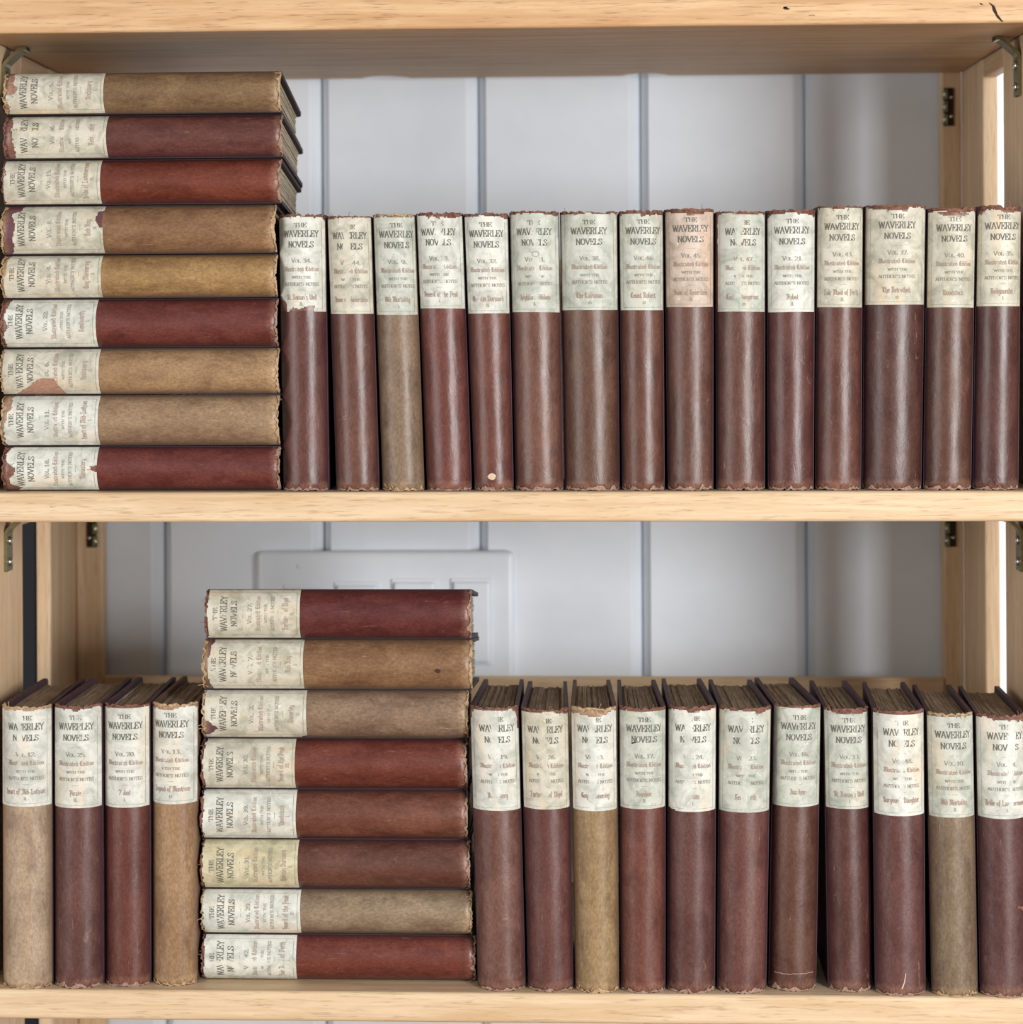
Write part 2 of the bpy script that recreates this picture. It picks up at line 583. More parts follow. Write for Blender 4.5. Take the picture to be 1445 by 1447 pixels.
def hinge(cx, z1, z0, s):
    y = 0.2885
    pl = bbox('hinge', (cx - 0.0038, y - 0.0016, z0), (cx + 0.0038, y - 0.0001, z1), HINGE, bc, 0.0004)
    n = 3
    for k in range(n):
        bm = bmesh.new()
        a = z0 + (z1 - z0) * k / n + 0.0008
        b = z0 + (z1 - z0) * (k + 1) / n - 0.0008
        bmesh.ops.create_cone(bm, segments=14, radius1=0.0021, radius2=0.0021, depth=b - a, cap_ends=True)
        for v in bm.verts:
            v.co = Vector((v.co.x + cx - s * 0.0030 - BX, v.co.y + y - 0.0026 - BY, v.co.z + (a + b) / 2))
        bm_obj('knuckle', bm, KNUCKLE, pl, True)
    for dz in (0.25, 0.75):
        bm = bmesh.new()
        bmesh.ops.create_uvsphere(bm, u_segments=10, v_segments=6, radius=0.0013)
        for v in bm.verts:
            v.co = Vector((v.co.x + cx + s * 0.0016 - BX, v.co.y * 0.6 + y - 0.0018 - BY, v.co.z + z0 + (z1 - z0) * dz))
        bm_obj('screw', bm, STEEL, pl, True)


for cx, s in ((0.2885, 1), (-0.3605, -1)):
    hinge(cx, 0.9740, 0.9455, s)
    hinge(cx, 0.6585, 0.6300, s)

# ------------------------------------------------------------------ stroke alphabets for the printed labels
def _g(s):
    w, body = s.split(':')
    return float(w), [[tuple(float(q) for q in p.split(',')) for p in st.split()] for st in body.split('|')]


def _oval(cx, cy, rx, ry, n=12):
    return ' '.join('%.2f,%.2f' % (cx + rx * math.cos(2 * math.pi * k / n), cy + ry * math.sin(2 * math.pi * k / n)) for k in range(n + 1))


ROMAN = {k: _g(v) for k, v in {
    'A': '9:0.6,0 4.3,10 8.4,0|2.2,3.5 6.7,3.5|-.5,0 2,0|6.6,0 9.4,0',
    'E': '8.4:1.6,0 1.6,10|0,10 7,10 7,7.6|0,0 7.4,0 7.4,2.6|1.6,5.2 4.8,5.2|4.8,6.5 4.8,3.9',
    'H': '9.8:1.6,0 1.6,10|7.7,0 7.7,10|1.6,5 7.7,5|0,0 3.2,0|0,10 3.2,10|6.1,0 9.3,0|6.1,10 9.3,10',
    'I': '4.4:2,0 2,10|.3,0 3.7,0|.3,10 3.7,10',
    'L': '8:1.6,0 1.6,10|0,10 3.4,10|0,0 7.2,0 7.2,2.8',
    'N': '9.8:1.5,0 1.5,10 7.8,0 7.8,10|0,0 3,0|6.3,10 9.3,10|0,10 1.5,10',
    'O': '9:' + _oval(4.3, 5, 3.7, 5),
    'R': '9.2:1.6,0 1.6,10|0,0 3.3,0|0,10 5.2,10 7.2,9 7.2,6.3 5.2,5 1.6,5|4.6,5 7.4,0 9,0',
    'S': '8:6.8,7.4 6.5,9.3 4,10 1.4,9 1.2,6.8 4,5.2 6.8,3.6 6.8,1.2 4,0 1.4,.6 1,2.8',
    'T': '8.8:4.2,0 4.2,10|0,7.6 0,10 8.4,10 8.4,7.6|2.6,0 5.8,0',
    'U': '9.4:1.6,10 1.6,2.6 3,0.3 6,.3 7.4,2.6 7.4,10|0,10 3.2,10|6,10 9,10',
    'V': '9.2:0.6,10 4.4,0 8.2,10|-.4,10 2.2,10|6.6,10 9.2,10',
    'W': '13:0.6,10 3.4,0 6.2,9.5 9,0 11.8,10|-.4,10 2.2,10|10.3,10 12.8,10',
    'Y': '9:0.6,10 4.3,5 8,10|4.3,5 4.3,0|2.7,0 5.9,0|-.4,10 2,10|6.8,10 9,10',
    '0': '7.5:' + _oval(3.5, 5, 2.9, 5), '1': '5.5:2.8,0 2.8,10 1,8.4|1,0 4.6,0',
    '2': '7:0.6,7.8 1.4,9.6 3.4,10 5.6,8.8 5.6,6.6 0.6,0.2 6,0.2 6.2,2',
    '3': '7:0.8,9 3,10 5.4,8.8 5.2,6.4 2.6,5.4 5.6,4 5.8,1.6 3.4,0 .8,.8',
    '4': '7.5:4.8,0 4.8,10 .4,3 6.8,3|3.4,0 6.2,0', '5': '7:5.6,10 1.4,10 1,5.4 3.4,6.2 5.6,4.8 5.8,2 3.6,0 .8,.8',
    '6': '7.2:5.4,9.4 3.2,10 1,7.2 .8,2.6 3.2,0 5.8,1.6 5.8,4.4 3.6,6 1,4.4', '7': '7:.6,8 .8,10 6,10 2.6,0',
    '8': '7.2:3.4,5.4 5.6,7.4 5.2,9.4 3.4,10 1.4,9.2 1.2,7.4 3.4,5.4 5.9,3.4 5.8,1.2 3.4,0 1,1.2 .9,3.4 3.4,5.4',
    '9': '7.2:1.4,.6 3.6,0 5.8,2.8 6,7.4 3.6,10 1,8.4 1,5.6 3.2,4 5.8,5.6',
    '.': '3:1,0 1,1.4', "'": '3:1.2,10 1.2,7.4', '-': '6:0.6,4 5,4', ' ': '5:0,0 0,0'}.items()}

BLACK = {k: _g(v) for k, v in {
    'a': '5.3:.8,5.2 2.4,6 4,5 4,1 5,.2|4,3.4 1.6,3 .8,1.6 1.8,0 4,1.2',
    'b': '5.2:1,9.5 1,.8 2.4,0 4.2,1.2 4.2,4.6 2.6,6 1,4.8', 'c': '4.6:4,5.2 2.4,6 1,4.6 1,1.2 2.4,0 4,.9',
    'd': '5.2:4.2,4.6 4.2,1.2 2.6,0 1,1.2 1,4.6 2.4,6 4.2,4.6 1.8,9.4', 'e': '4.6:1,2.8 4,4 3.6,5.4 2.4,6 1,4.6 1,1.2 2.4,0 4,.9',
    'f': '4:3.8,9.2 2.6,9.8 1.6,8.6 1.6,-1.5|.2,6 3.4,6', 'g': '5.2:4.2,5.4 2.4,6 1,4.6 1,1.4 2.4,.4 4.2,1.6|4.2,6 4.2,-1.6 2.4,-3 .8,-2',
    'h': '5.2:1,9.5 1,0|1,4.6 2.8,6 4.2,4.6 4.2,.5 3.2,-2', 'i': '2.8:1.2,6 1.2,.8 2.2,0|1.1,8.2 1.7,9',
    'k': '5:1,9.5 1,0|1,4 3.2,6 4,5 1.4,3.4 4.2,0', 'l': '2.8:1.2,9.5 1.2,.8 2.2,0',
    'm': '8:1,6 1,0|1,4.8 2.8,6 4,4.8 4,0|4,4.8 5.8,6 7,4.8 7,.6 7.8,0', 'n': '5.2:1,6 1,0|1,4.8 2.8,6 4.2,4.8 4.2,.6 5,0',
    'o': '5.2:2.6,6 1,4.6 1,1.2 2.6,0 4.2,1.4 4.2,4.8 2.6,6', 'p': '5.2:1,6.4 1,-3|1,4.8 2.8,6 4.2,4.6 4.2,1.2 2.6,0 1,1',
    'q': '5.2:4.2,6 4.2,-3|4.2,5 2.4,6 1,4.6 1,1.2 2.4,0 4.2,1.2', 'r': '4.2:1,6 1,0|1,4.6 2.6,6 3.8,5.2',
    's': '4.4:3.8,5.2 2.4,6 1,5 1.2,3.8 3.6,2.4 3.6,1 2.2,0 .8,.8', 't': '3.6:1.4,8.2 1.4,.8 2.6,0 3.2,.6|.2,6 3.2,6',
    'u': '5.2:1,6 1,1 2.4,0 4.2,1.2|4.2,6 4.2,.8 5,0', 'v': '5:.8,6.4 1.2,1.2 2.6,0 4.2,1.6 4.2,4.6 3,6', 
    'w': '7.6:.8,6.4 1.2,1 2.4,0 3.8,1.2 3.8,6|3.8,1.2 5.2,0 6.8,1.6 6.8,4.6 5.6,6', 'y': '5:1,6 1,1 2.4,0 4.2,1.2|4.2,6 4.2,-1.4 2.2,-3',
    '.': '2.4:1,0 1.4,.8', "'": '2.4:1,9.4 1.4,8.2', '-': '4:.6,3 3.2,3.6', '&': '6:5,0 1.4,7.4 2.6,9 3.8,7.6 1,2 2.4,0 5,3', ' ': '3:0,0 0,0',
    'A': '7.6:.4,7.6 1.6,9.6 4,9.4 3.2,2.4 1,.2|4,9.4 6,8.4 6,1.2 7.2,.2|2.6,4.6 6,4.6', 'B': '7:.4,8.4 1.6,9.6 5,9.4 5.8,7.4 2.4,5.2 5.8,4 5.8,1.2 3.4,0 .8,1|2.4,9.4 2.4,.6',
    'C': '6.4:5.6,8.2 4,9.6 1.8,8.6 1,5 1.6,1.4 3.6,0 5.8,1.4|3.4,9.4 3.4,.4', 'D': '7:.4,9 3,9.6 5.8,7.6 6,2.6 3.4,0 .6,.8|2.2,9.4 2.2,1|.4,7 1.6,6',
    'E': '6.4:5.6,8.2 4,9.6 1.8,8.6 1,5 1.6,1.4 3.6,0 5.8,1.4|1.2,5 5,5.4|3.2,9.4 3.2,.4', 'F': '6.4:.4,8 1.8,9.6 5.8,9.4|2.6,9.6 2.6,1 1,-.4|2.6,5.4 5.2,5.8',
    'G': '7:5.8,8.2 4,9.6 1.8,8.6 1,5 1.6,1.4 3.6,0 6,1.2 6,4.6 3.8,5.2|3.4,9.4 3.4,.4', 'H': '7:.6,8.6 1.6,9.6 2.4,8.6 2.2,1.4 .8,.2|2.3,5 4.6,6.2 5.8,5 5.8,0 4.6,-1.6',
    'I': '4:.6,8.6 2,9.6 3.2,8.6|2.2,9 2.2,1.4 .8,0 .2,1', 'K': '6.8:1.6,9.6 1.6,0 .4,.8|1.8,5 4.4,9.4 5.6,8.6|2.4,5.4 5,4.4 5,1 6.2,0',
    'L': '6:.6,8.2 2,9.6 3.4,8.6|2.2,9 2.2,1.2 .6,.4 3.4,0 5.6,1.2', 'M': '9:.4,8.4 1.6,9.6 2.6,8.6 2.6,1 1,0|2.6,8.2 4.4,9.6 5.2,8.4 5.2,.6|5.2,8.2 7,9.6 7.8,8.4 7.8,1 8.8,0',
    'N': '7:.4,8.4 1.6,9.6 2.6,8.6 2.6,1 1,0|2.6,8.2 5,9.4 5.8,8 5.8,1 4.6,-.8', 'O': '6.8:3.4,9.6 1.2,8 1,2 3.2,0 5.6,2 5.6,7.8 3.4,9.6|3.2,8.8 3.2,.8',
    'P': '6.8:.4,8.4 1.6,9.6 2.4,8.6 2.4,-1.4|2.4,8.6 4.6,9.6 5.8,8 5.8,4.6 4,3.2 2.4,4.2', 'Q': '6.8:3.4,9.6 1.2,8 1,2 3.2,0 5.6,2 5.6,7.8 3.4,9.6|3.2,8.8 3.2,.8|3.6,.6 6.4,-1.4',
    'R': '7:.4,8.4 1.6,9.6 2.4,8.6 2.4,.6 1,0|2.4,8.8 5,9.4 5.6,7.2 3,5.2 5.2,3.6 5.2,1 6.4,0', 'S': '6.4:5.4,8.4 3.6,9.6 1.4,8.4 1.8,6 5,4.4 5.4,1.6 3.4,0 .8,1.2|3.4,9.2 3.4,.6',
    'T': '6.6:.4,7.6 1.4,9.4 3.6,8.8 6,9.6|5.2,7 2.6,7.6 1.2,5 1.4,1.6 3.4,0 5.8,1.4|3.6,8.8 3.4,1', 'W': '8.6:.4,8.4 1.6,9.6 2.2,8.2 1.8,1.8 3.2,0 4.8,1.4 4.8,8.6|4.8,1.4 6.4,0 7.8,1.8 7.6,7.8 6,9.6'}.items()}


def text_quads(text, font, height, width=None, black=False, weight=1.0, maxw=None):
    """flat stroke lettering centred on x = 0, base line at y = 0, in metres"""
    x = 0.0
    quads = []
    for ch in text:
        w, strokes = font.get(ch, font[' '])
        for st in strokes:
            for (ax, ay), (bx, by) in zip(st, st[1:]):
                dx, dy = bx - ax, by - ay
                L = math.hypot(dx, dy)
                if L < 1e-6: continue
                dx /= L; dy /= L
                if black:
                    t = (0.34 + 1.05 * abs(dx * 0.64 + dy * 0.77 * 0.9 - 0.0) * 0.55 + 0.75 * abs(dy) * 0.6) * weight
                else:
                    t = (0.55 + 1.15 * abs(dy) ** 1.5) * weight
                h = t / 2
                e = 0.22
                a = (ax - dx * e, ay - dy * e); b = (bx + dx * e, by + dy * e)
                quads.append([(x + a[0] - dy * h, a[1] + dx * h), (x + a[0] + dy * h, a[1] - dx * h),
                              (x + b[0] + dy * h, b[1] - dx * h), (x + b[0] - dy * h, b[1] + dx * h)])
        x += w
    total = max(x, 0.1)
    sy = height / 10.0
    sx = (width / total) if width else sy * (0.80 if black else 1.0)
    if maxw and total * sx > maxw: sx = maxw / total
    return [[((px - total / 2) * sx, py * sy) for px, py in q] for q in quads]

# ------------------------------------------------------------------ books: measured places (shelf height m, then millimetres)
# key: (z, shoulder y, tail left x, tail right x, head left x, head right x, height, label bottom)
STAND = {
 "B1": (0.6933, 15.1, -180.0, -150.2, -182.1, -151.5, 176.8, 113.8),
 "B2": (0.6933, 14.6, -145.8, -117.9, -151.0, -122.2, 175.4, 112.1),
 "B3": (0.6933, 14.5, -116.3, -89.2, -121.7, -94.4, 176.5, 111.8),
 "B4": (0.6933, 14.9, -87.9, -59.0, -94.2, -64.0, 177.1, 115.4),
 "B5": (0.6933, 14.0, -57.6, -32.4, -63.7, -35.1, 176.4, 112.1),
 "B6": (0.6933, 15.3, -31.6, -0.7, -34.8, -3.0, 177.5, 112.8),
 "B7": (0.6933, 16.1, -0.4, 34.9, -2.7, 34.3, 177.4, 113.9),
 "B8": (0.6933, 14.6, 36.0, 63.3, 34.7, 63.1, 177.5, 113.7),
 "B9": (0.6933, 15.0, 64.9, 94.0, 63.5, 95.1, 178.4, 115.5),
 "B10": (0.6933, 15.5, 95.6, 126.6, 95.6, 127.7, 176.6, 112.4),
 "B11": (0.6933, 15.0, 128.1, 157.2, 128.0, 159.0, 177.5, 112.0),
 "B12": (0.6933, 15.1, 157.8, 187.0, 159.5, 189.1, 179.5, 114.8),
 "B13": (0.6933, 17.0, 187.7, 225.0, 189.8, 228.8, 179.9, 116.3),
 "B14": (0.6933, 15.4, 225.5, 255.9, 229.0, 259.6, 177.9, 114.4),
 "B15": (0.6933, 15.1, 256.3, 285.3, 260.0, 287.9, 179.0, 115.1),
 "L1": (0.3775, 10.9, -361.7, -328.3, -361.3, -327.9, 180.4, 116.0),
 "L2": (0.3775, 12.1, -328.3, -296.0, -327.8, -295.9, 180.7, 114.7),
 "L3": (0.3775, 16.1, -296.4, -266.3, -296.5, -265.8, 180.7, 114.3),
 "L4": (0.3775, 19.0, -266.4, -236.5, -265.9, -235.1, 181.0, 116.3),
 "R1": (0.3775, 13.5, -57.4, -26.1, -61.7, -29.7, 180.2, 114.0),
 "R2": (0.3775, 12.1, -25.4, 4.2, -29.3, 1.9, 179.1, 115.3),
 "R3": (0.3775, 10.3, 4.6, 33.0, 2.3, 32.3, 180.4, 114.8),
 "R4": (0.3775, 10.9, 33.4, 62.2, 32.8, 63.4, 180.4, 116.2),
 "R5": (0.3775, 12.0, 62.7, 93.5, 63.8, 95.3, 181.2, 114.2),
 "R6": (0.3775, 12.6, 94.2, 125.8, 95.8, 129.9, 180.4, 113.9),
 "R7": (0.3775, 18.4, 127.0, 157.8, 130.7, 161.7, 180.8, 116.3),
 "R8": (0.3775, 16.9, 164.3, 192.5, 162.0, 191.3, 179.2, 115.1),
 "R9": (0.3775, 9.9, 192.9, 225.2, 191.7, 225.0, 179.3, 113.0),
 "R10": (0.3775, 8.8, 227.9, 257.6, 225.2, 255.2, 177.7, 111.9),
 "R11": (0.3775, 8.6, 258.0, 289.0, 255.6, 287.7, 177.0, 111.7),
}
PILE = {
 "S9": (-180.7, 13.1, 693.3, 721.9, 179.1, 116.8),
 "S8": (-181.0, 13.1, 721.9, 754.7, 179.1, 115.4),
 "S7": (-181.2, 13.1, 754.7, 784.7, 179.5, 114.8),
 "S6": (-181.7, 13.1, 784.7, 816.3, 178.6, 115.9),
 "S5": (-182.1, 13.1, 816.3, 844.4, 177.7, 112.2),
 "S4": (-182.5, 13.1, 844.4, 876.1, 177.0, 110.0),
 "S3": (-179.3, 13.1, 876.1, 905.5, 179.5, 115.2),
 "S2": (-178.1, 13.1, 905.5, 933.8, 179.7, 112.2),
 "S1": (-179.3, 13.1, 933.8, 961.4, 178.4, 112.8),
 "T8": (-58.5, 26.1, 377.5, 407.1, 176.8, 114.9),
 "T7": (-60.4, 26.1, 407.1, 436.2, 175.2, 110.2),
 "T6": (-61.6, 26.1, 436.2, 468.2, 173.9, 110.2),
 "T5": (-63.0, 26.1, 468.2, 500.4, 172.3, 109.9),
 "T4": (-63.1, 26.1, 500.4, 533.1, 171.8, 110.2),
 "T3": (-62.2, 26.1, 533.1, 564.3, 172.0, 103.8),
 "T2": (-59.6, 26.1, 564.3, 596.9, 174.0, 108.1),
 "T1": (-60.1, 26.1, 596.9, 628.9, 171.8, 109.9),
}

DEPTH = 0.110
# cloth colour, faded tan?, label paper, volume, title, part, print shift mm, ragged top mm, torn places, fore-edge drift mm
BOOKS = {
 'B1': ((104, 64, 60), 0, 'white', '34.', "St. Ronan's Well", 'II.', 0.0, 1.2, [[(-.1, .17), (.06, .17), (.2, .09), (.22, -.1), (-.1, -.1)], [(.26, .0), (.34, .045), (.46, .03), (.6, .06), (.72, .07), (.74, -.1), (.26, -.1)], [(-.1, .9), (.06, 1.0), (-.1, 1.1)], [(.9, 1.1), (.93, .97), (1.1, .9)]], 0,
        'maroon book marked Vol. 34 with a lower corner of its white label torn off'),
 'B2': ((112, 74, 66), 0, 'cream', '44.', 'Anne of Geierstein', 'I.', 0.5, .6, [], 0, 'faded brown-maroon book marked Vol. 44 with a rubbed cream label'),
 'B3': ((128, 106, 82), 1, 'green', '9.', 'Old Mortality', 'I.', 2.0, 1.0, [], 0, 'olive-tan book marked Vol. 9, the only tan spine standing on the middle shelf'),
 'B4': ((116, 66, 60), 0, 'white', '28.', 'Peveril of the Peak', 'I.', -1.0, 2.4, [[(.25, 1.1), (.3, .95), (.38, .985), (.5, .955), (.62, 1.1)]], 0, 'maroon book marked Vol. 28 with a short high label, standing on the middle shelf'),
 'B5': ((114, 68, 60), 0, 'white', '32.', 'Quentin Durward', 'II.', 0.0, 1.6, [[(.7, 1.1), (.8, .97), (1.1, .96), (1.1, 1.1)]], 0, 'red-brown book marked Vol. 32 with a pale chipped spot near its foot'),
 'B6': ((120, 84, 74), 0, 'green', '41.', 'Highland Widow', '&c.', 0.0, 1.2, [], 0, 'dusty brown book marked Vol. 41 with an oval blot on its label'),
 'B7': ((106, 76, 62), 0, 'green', '38.', 'The Talisman.', 'O', 0.0, .8, [], 0, 'thick brown book marked Vol. 38 standing on the middle shelf'),
 'B8': ((106, 66, 54), 0, 'green', '46.', 'Count Robert', 'O', 1.2, 1.6, [[(.3, 1.1), (.5, .96), (.75, .97), (.95, 1.1)]], 0, 'narrow brown book marked Vol. 46 with its label worn away at the top'),
 'B9': ((104, 70, 62), 0, 'pink', '45.', 'Anne of Geierstein', 'II.', 0.6, 2.0, [[(.35, 1.1), (.45, .95), (.75, .965), (.9, 1.1)]], 0, 'mottled maroon book marked Vol. 45 with a pinkish label'),
 'B10': ((102, 66, 58), 0, 'green', '47.', 'Castle Dangerous', 'O', 1.4, .8, [[(-.1, -.1), (.05, -.1), (.05, 1.1), (-.1, 1.1)]], 0, 'brown-maroon book marked Vol. 47 with its label set in from the left edge'),
 'B11': ((98, 56, 53), 0, 'white', '21.', 'Abbot', 'II.', 0.0, 3.0, [[(-.1, 1.1), (.0, .93), (.12, .97), (.5, .985), (1.1, .975), (1.1, 1.1)]], 0, 'dark red book marked Vol. 21 standing on the middle shelf'),  # from here to row end, the dark cloth colour partly stands for weaker light
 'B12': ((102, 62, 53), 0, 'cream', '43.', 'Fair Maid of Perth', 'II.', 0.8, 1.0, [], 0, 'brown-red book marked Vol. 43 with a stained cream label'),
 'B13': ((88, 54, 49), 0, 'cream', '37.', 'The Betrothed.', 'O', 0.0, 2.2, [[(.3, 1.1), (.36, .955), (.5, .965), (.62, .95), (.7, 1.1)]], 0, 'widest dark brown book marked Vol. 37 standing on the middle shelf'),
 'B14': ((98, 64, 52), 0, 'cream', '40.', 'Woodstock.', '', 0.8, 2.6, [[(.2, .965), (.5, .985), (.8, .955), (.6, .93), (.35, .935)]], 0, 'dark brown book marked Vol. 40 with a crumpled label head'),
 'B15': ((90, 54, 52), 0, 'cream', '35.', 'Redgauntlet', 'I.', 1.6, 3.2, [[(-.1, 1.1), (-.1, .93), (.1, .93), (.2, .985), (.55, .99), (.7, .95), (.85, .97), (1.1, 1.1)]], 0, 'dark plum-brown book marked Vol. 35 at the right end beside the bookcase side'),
 'S1': ((126, 100, 68), 1, 'cream', '5.', 'Antiquary', 'I.', 0.0, 3.0, [[(.4, 1.1), (.42, .9), (.55, .86), (.66, .93), (.72, .9), (.9, .93), (1.1, .86), (1.1, 1.1)]], 0, 'olive-tan book lying topmost in the tall pile of nine'),
 'S2': ((104, 62, 60), 0, 'cream', '36.', 'Redgauntlet', 'II.', 0.0, 3.0, [[(-.1, 1.1), (-.1, .93), (.2, .9), (.5, .93), (.75, .92), (.9, .96), (1.1, .9), (1.1, 1.1)]], 0, 'dull maroon book lying second from the top in the tall pile of nine'),
 'S3': ((120, 60, 46), 0, 'cream', '15.', 'Bride of Lammermoor', 'II.', 0.6, .4, [], 0, 'rust-red book marked Vol. 15 lying third from the top in the tall pile'),
 'S4': ((134, 100, 68), 1, 'cream', '8.', 'Rob Roy', 'II.', 0.0, 4.0, [[(-.1, 1.1), (-.1, .94), (.18, .88), (.3, .9), (.55, .87), (.75, .91), (.85, .82), (1.1, .8), (1.1, 1.1)], [(.5, -.1), (.5, .03), (.62, .08), (.82, .06), (.86, -.1)]], 0, 'tan book fourth down the tall pile, plum-coloured chips in its label'),
 'S5': ((158, 124, 78), 1, 'cream', '4.', 'Guy Mannering', 'II.', 1.0, 1.5, [[(.4, 1.1), (.5, .97), (.9, .95), (1.1, .9), (1.1, 1.1)]], 0, 'wrinkled yellow-tan book lying fifth down in the tall pile of nine'),
 'S6': ((112, 57, 54), 0, 'white', '22.', 'Kenilworth', 'I.', 1.0, 2.6, [[(-.1, 1.1), (-.1, .97), (.3, .98), (.45, .93), (.6, .98), (.85, .93), (1.1, .93), (1.1, 1.1)]], 0, 'maroon book marked Vol. 22 lying between two tan books in the tall pile'),
 'S7': ((156, 124, 87), 1, 'cream', '6.', 'Antiquary', 'II.', 0.6, 1.4, [[(-.1, .36), (.10, .37), (.24, .42), (.38, .46), (.36, .62), (.2, .74), (.02, .86), (-.1, .86)]], 0, 'tan book whose label has a large brown piece torn out of its long edge'),
 'S8': ((150, 123, 92), 1, 'white', '11.', 'Heart of Mid-Lothian', 'I.', 0.6, 3.0, [[(.55, 1.1), (.62, .96), (.72, .9), (.9, .92), (1.1, .88), (1.1, 1.1)]], 0, 'pale tan book marked Vol. 11 lying on the lowest maroon book of the tall pile'),
 'S9': ((112, 57, 55), 0, 'white', '18.', 'Monastery', 'I.', 0.0, 4.0, [[(-.1, 1.1), (-.1, .9), (.1, .82), (.2, .94), (.3, .97), (.42, .88), (.52, .86), (.62, .96), (.8, .99), (1.1, .9), (1.1, 1.1)], [(.42, -.1), (.46, .05), (.55, .07), (.62, -.1)]], 0, 'maroon book with a zigzag torn label at the bottom of the tall pile'),
 'L1': ((172, 148, 118), 1, 'white', '12.', 'Heart of Mid-Lothian', 'II.', 1.4, 1.6, [[(.2, 1.1), (.35, .97), (.6, 1.1)]], 0, 'pale greyish-tan book standing against the left side of the bookcase'),
 'L2': ((106, 70, 70), 0, 'white', '25.', 'Pirate', 'II.', 0.3, 1.8, [[(.2, 1.1), (.5, .955), (.95, 1.1)]], 0, 'purple-maroon book marked Vol. 25 standing next to the pale tan end book'),
 'L3': ((108, 60, 54), 0, 'white', '20.', 'Abbot', 'I.', 0.2, 1.0, [], 0, 'dark maroon book marked Vol. 20 with a frayed foot on the bottom shelf'),
 'L4': ((158, 125, 88), 1, 'white', '13.', 'Legend of Montrose', 'O', -1.4, 2.6, [[(.1, 1.1), (.25, .965), (.5, .96), (.6, 1.1)]], 0, 'golden-tan book marked Vol. 13 standing against the lower flat pile'),
 'T1': ((100, 47, 49), 0, 'cream', '27.', 'Fortunes of Nigel', 'II.', 0.0, .8, [], 0, 'dark red book lying topmost in the lower pile in front of the switch plate'),
 'T2': ((134, 100, 68), 1, 'cream', '7.', 'Rob Roy', 'I.', 0.0, 2.0, [[(-.1, .9), (.06, .93), (.3, .96), (.6, .955), (.78, .93), (1.1, .88), (1.1, 1.1), (-.1, 1.1)]], 0, 'brown-tan book with a dark stain near its tail, second in the lower pile'),
 'T3': ((134, 109, 85), 1, 'cream', '2.', 'Waverley', 'II.', 0.5, 1.6, [[(.05, 1.1), (.12, .95), (.25, .86), (.38, .95), (.5, 1.1)], [(-.1, -.1), (-.1, .06), (.05, .05), (.14, -.1)]], 0, 'greyish-tan book lying third from the top in the lower pile'),
 'T4': ((116, 60, 50), 0, 'cream', '30.', 'Peveril of the Peak', 'III.', 0.0, 1.2, [[(.8, 1.1), (.9, .97), (1.1, .95), (1.1, 1.1)]], 0, 'red-brown book marked Vol. 30 lying just under the tan books of the lower pile'),
 'T5': ((120, 76, 64), 0, 'white', '39.', 'Woodstock', 'I.', 0.3, .6, [], 0, 'scuffed maroon book marked Vol. 39 with a bright white label in the lower pile'),
 'T6': ((106, 68, 60), 0, 'yellow', '31.', 'Quentin Durward', 'I.', 0.2, .8, [], 0, 'brown-maroon book with a yellowed label in the lower pile'),
 'T7': ((142, 122, 94), 1, 'white', '29.', 'Peveril of the Peak', 'II.', 0.8, .6, [], 0, 'grey-tan book marked Vol. 29 lying second from the bottom in the lower pile'),
 'T8': ((120, 62, 54), 0, 'white', '42.', 'Fair Maid of Perth', 'I.', 0.4, .8, [], 0, 'red-maroon book with a very white faint label at the bottom of the lower pile'),
 'R1': ((122, 87, 82), 0, 'white', '19.', 'Monastery', 'II.', 2.0, 1.0, [[(-.1, .88), (.05, .9), (.06, .95), (.12, .985), (.3, 1.0), (-.1, 1.1)], [(.8, 1.1), (.84, .985), (.9, .97), (.95, .9), (.95, .8), (1.1, .78), (1.1, 1.1)]], 3.4, 'dusty mauve-brown book marked Vol. 19 with torn label corners beside the lower pile'),
 'R2': ((108, 68, 68), 0, 'cream', '26.', 'Fortunes of Nigel', 'I.', 0.3, 1.0, [[(.6, 1.1), (.7, .975), (1.1, .96), (1.1, 1.1)]], 1.2, 'plum-maroon book marked Vol. 26 with a cream label, on the bottom shelf'),
 'R3': ((152, 125, 86), 1, 'white', '3.', 'Guy Mannering', 'I.', 0.7, 2.8, [[(-.1, 1.1), (-.1, .96), (.2, .955), (.45, .93), (.7, .95), (.9, 1.0), (.95, 1.1)]], 0, 'golden-tan book marked Vol. 3 standing between two maroon books'),
 'R4': ((116, 71, 64), 0, 'green', '17.', 'Ivanhoe', 'II.', 1.0, 1.6, [], -.5, 'red-brown book marked Vol. 17 with a pen smear across its label'),
 'R5': ((100, 64, 64), 0, 'white', '24.', 'Pirate', 'I.', 0.4, 1.4, [[(.35, 1.1), (.42, .965), (.6, .96), (.72, 1.1)], [(-.1, -.1), (-.1, .04), (.06, .025), (.2, -.0), (.2, -.1)]], -1.4, 'greyish-plum book marked Vol. 24 with print rubbed off down the middle'),
 'R6': ((112, 73, 72), 0, 'green', '23.', 'Kenilworth', 'II.', 0.4, 1.6, [[(.6, 1.1), (.66, .955), (.82, .975), (1.1, 1.1)]], -1.8, 'mauve-maroon book marked Vol. 23 on the bottom shelf'),
 'R7': ((100, 66, 57), 0, 'green', '16.', 'Ivanhoe', 'I.', 0.8, .6, [], -5.0, 'brown book marked Vol. 16 with a band of frayed cloth at its foot'),
 'R8': ((92, 56, 55), 0, 'green', '33.', "St. Ronan's Well", 'I.', 0.8, 2.2, [[(.25, 1.1), (.42, .965), (.66, .955), (.9, 1.0), (.95, 1.1)]], 1.0, 'very dark maroon book marked Vol. 33 with a gap along its left edge'),
 'R9': ((104, 68, 70), 0, 'white', '48.', "Surgeon's Daughter", 'O', 1.0, 1.2, [], 6.0, 'plum book marked Vol. 48 with a frayed thread near its foot'),
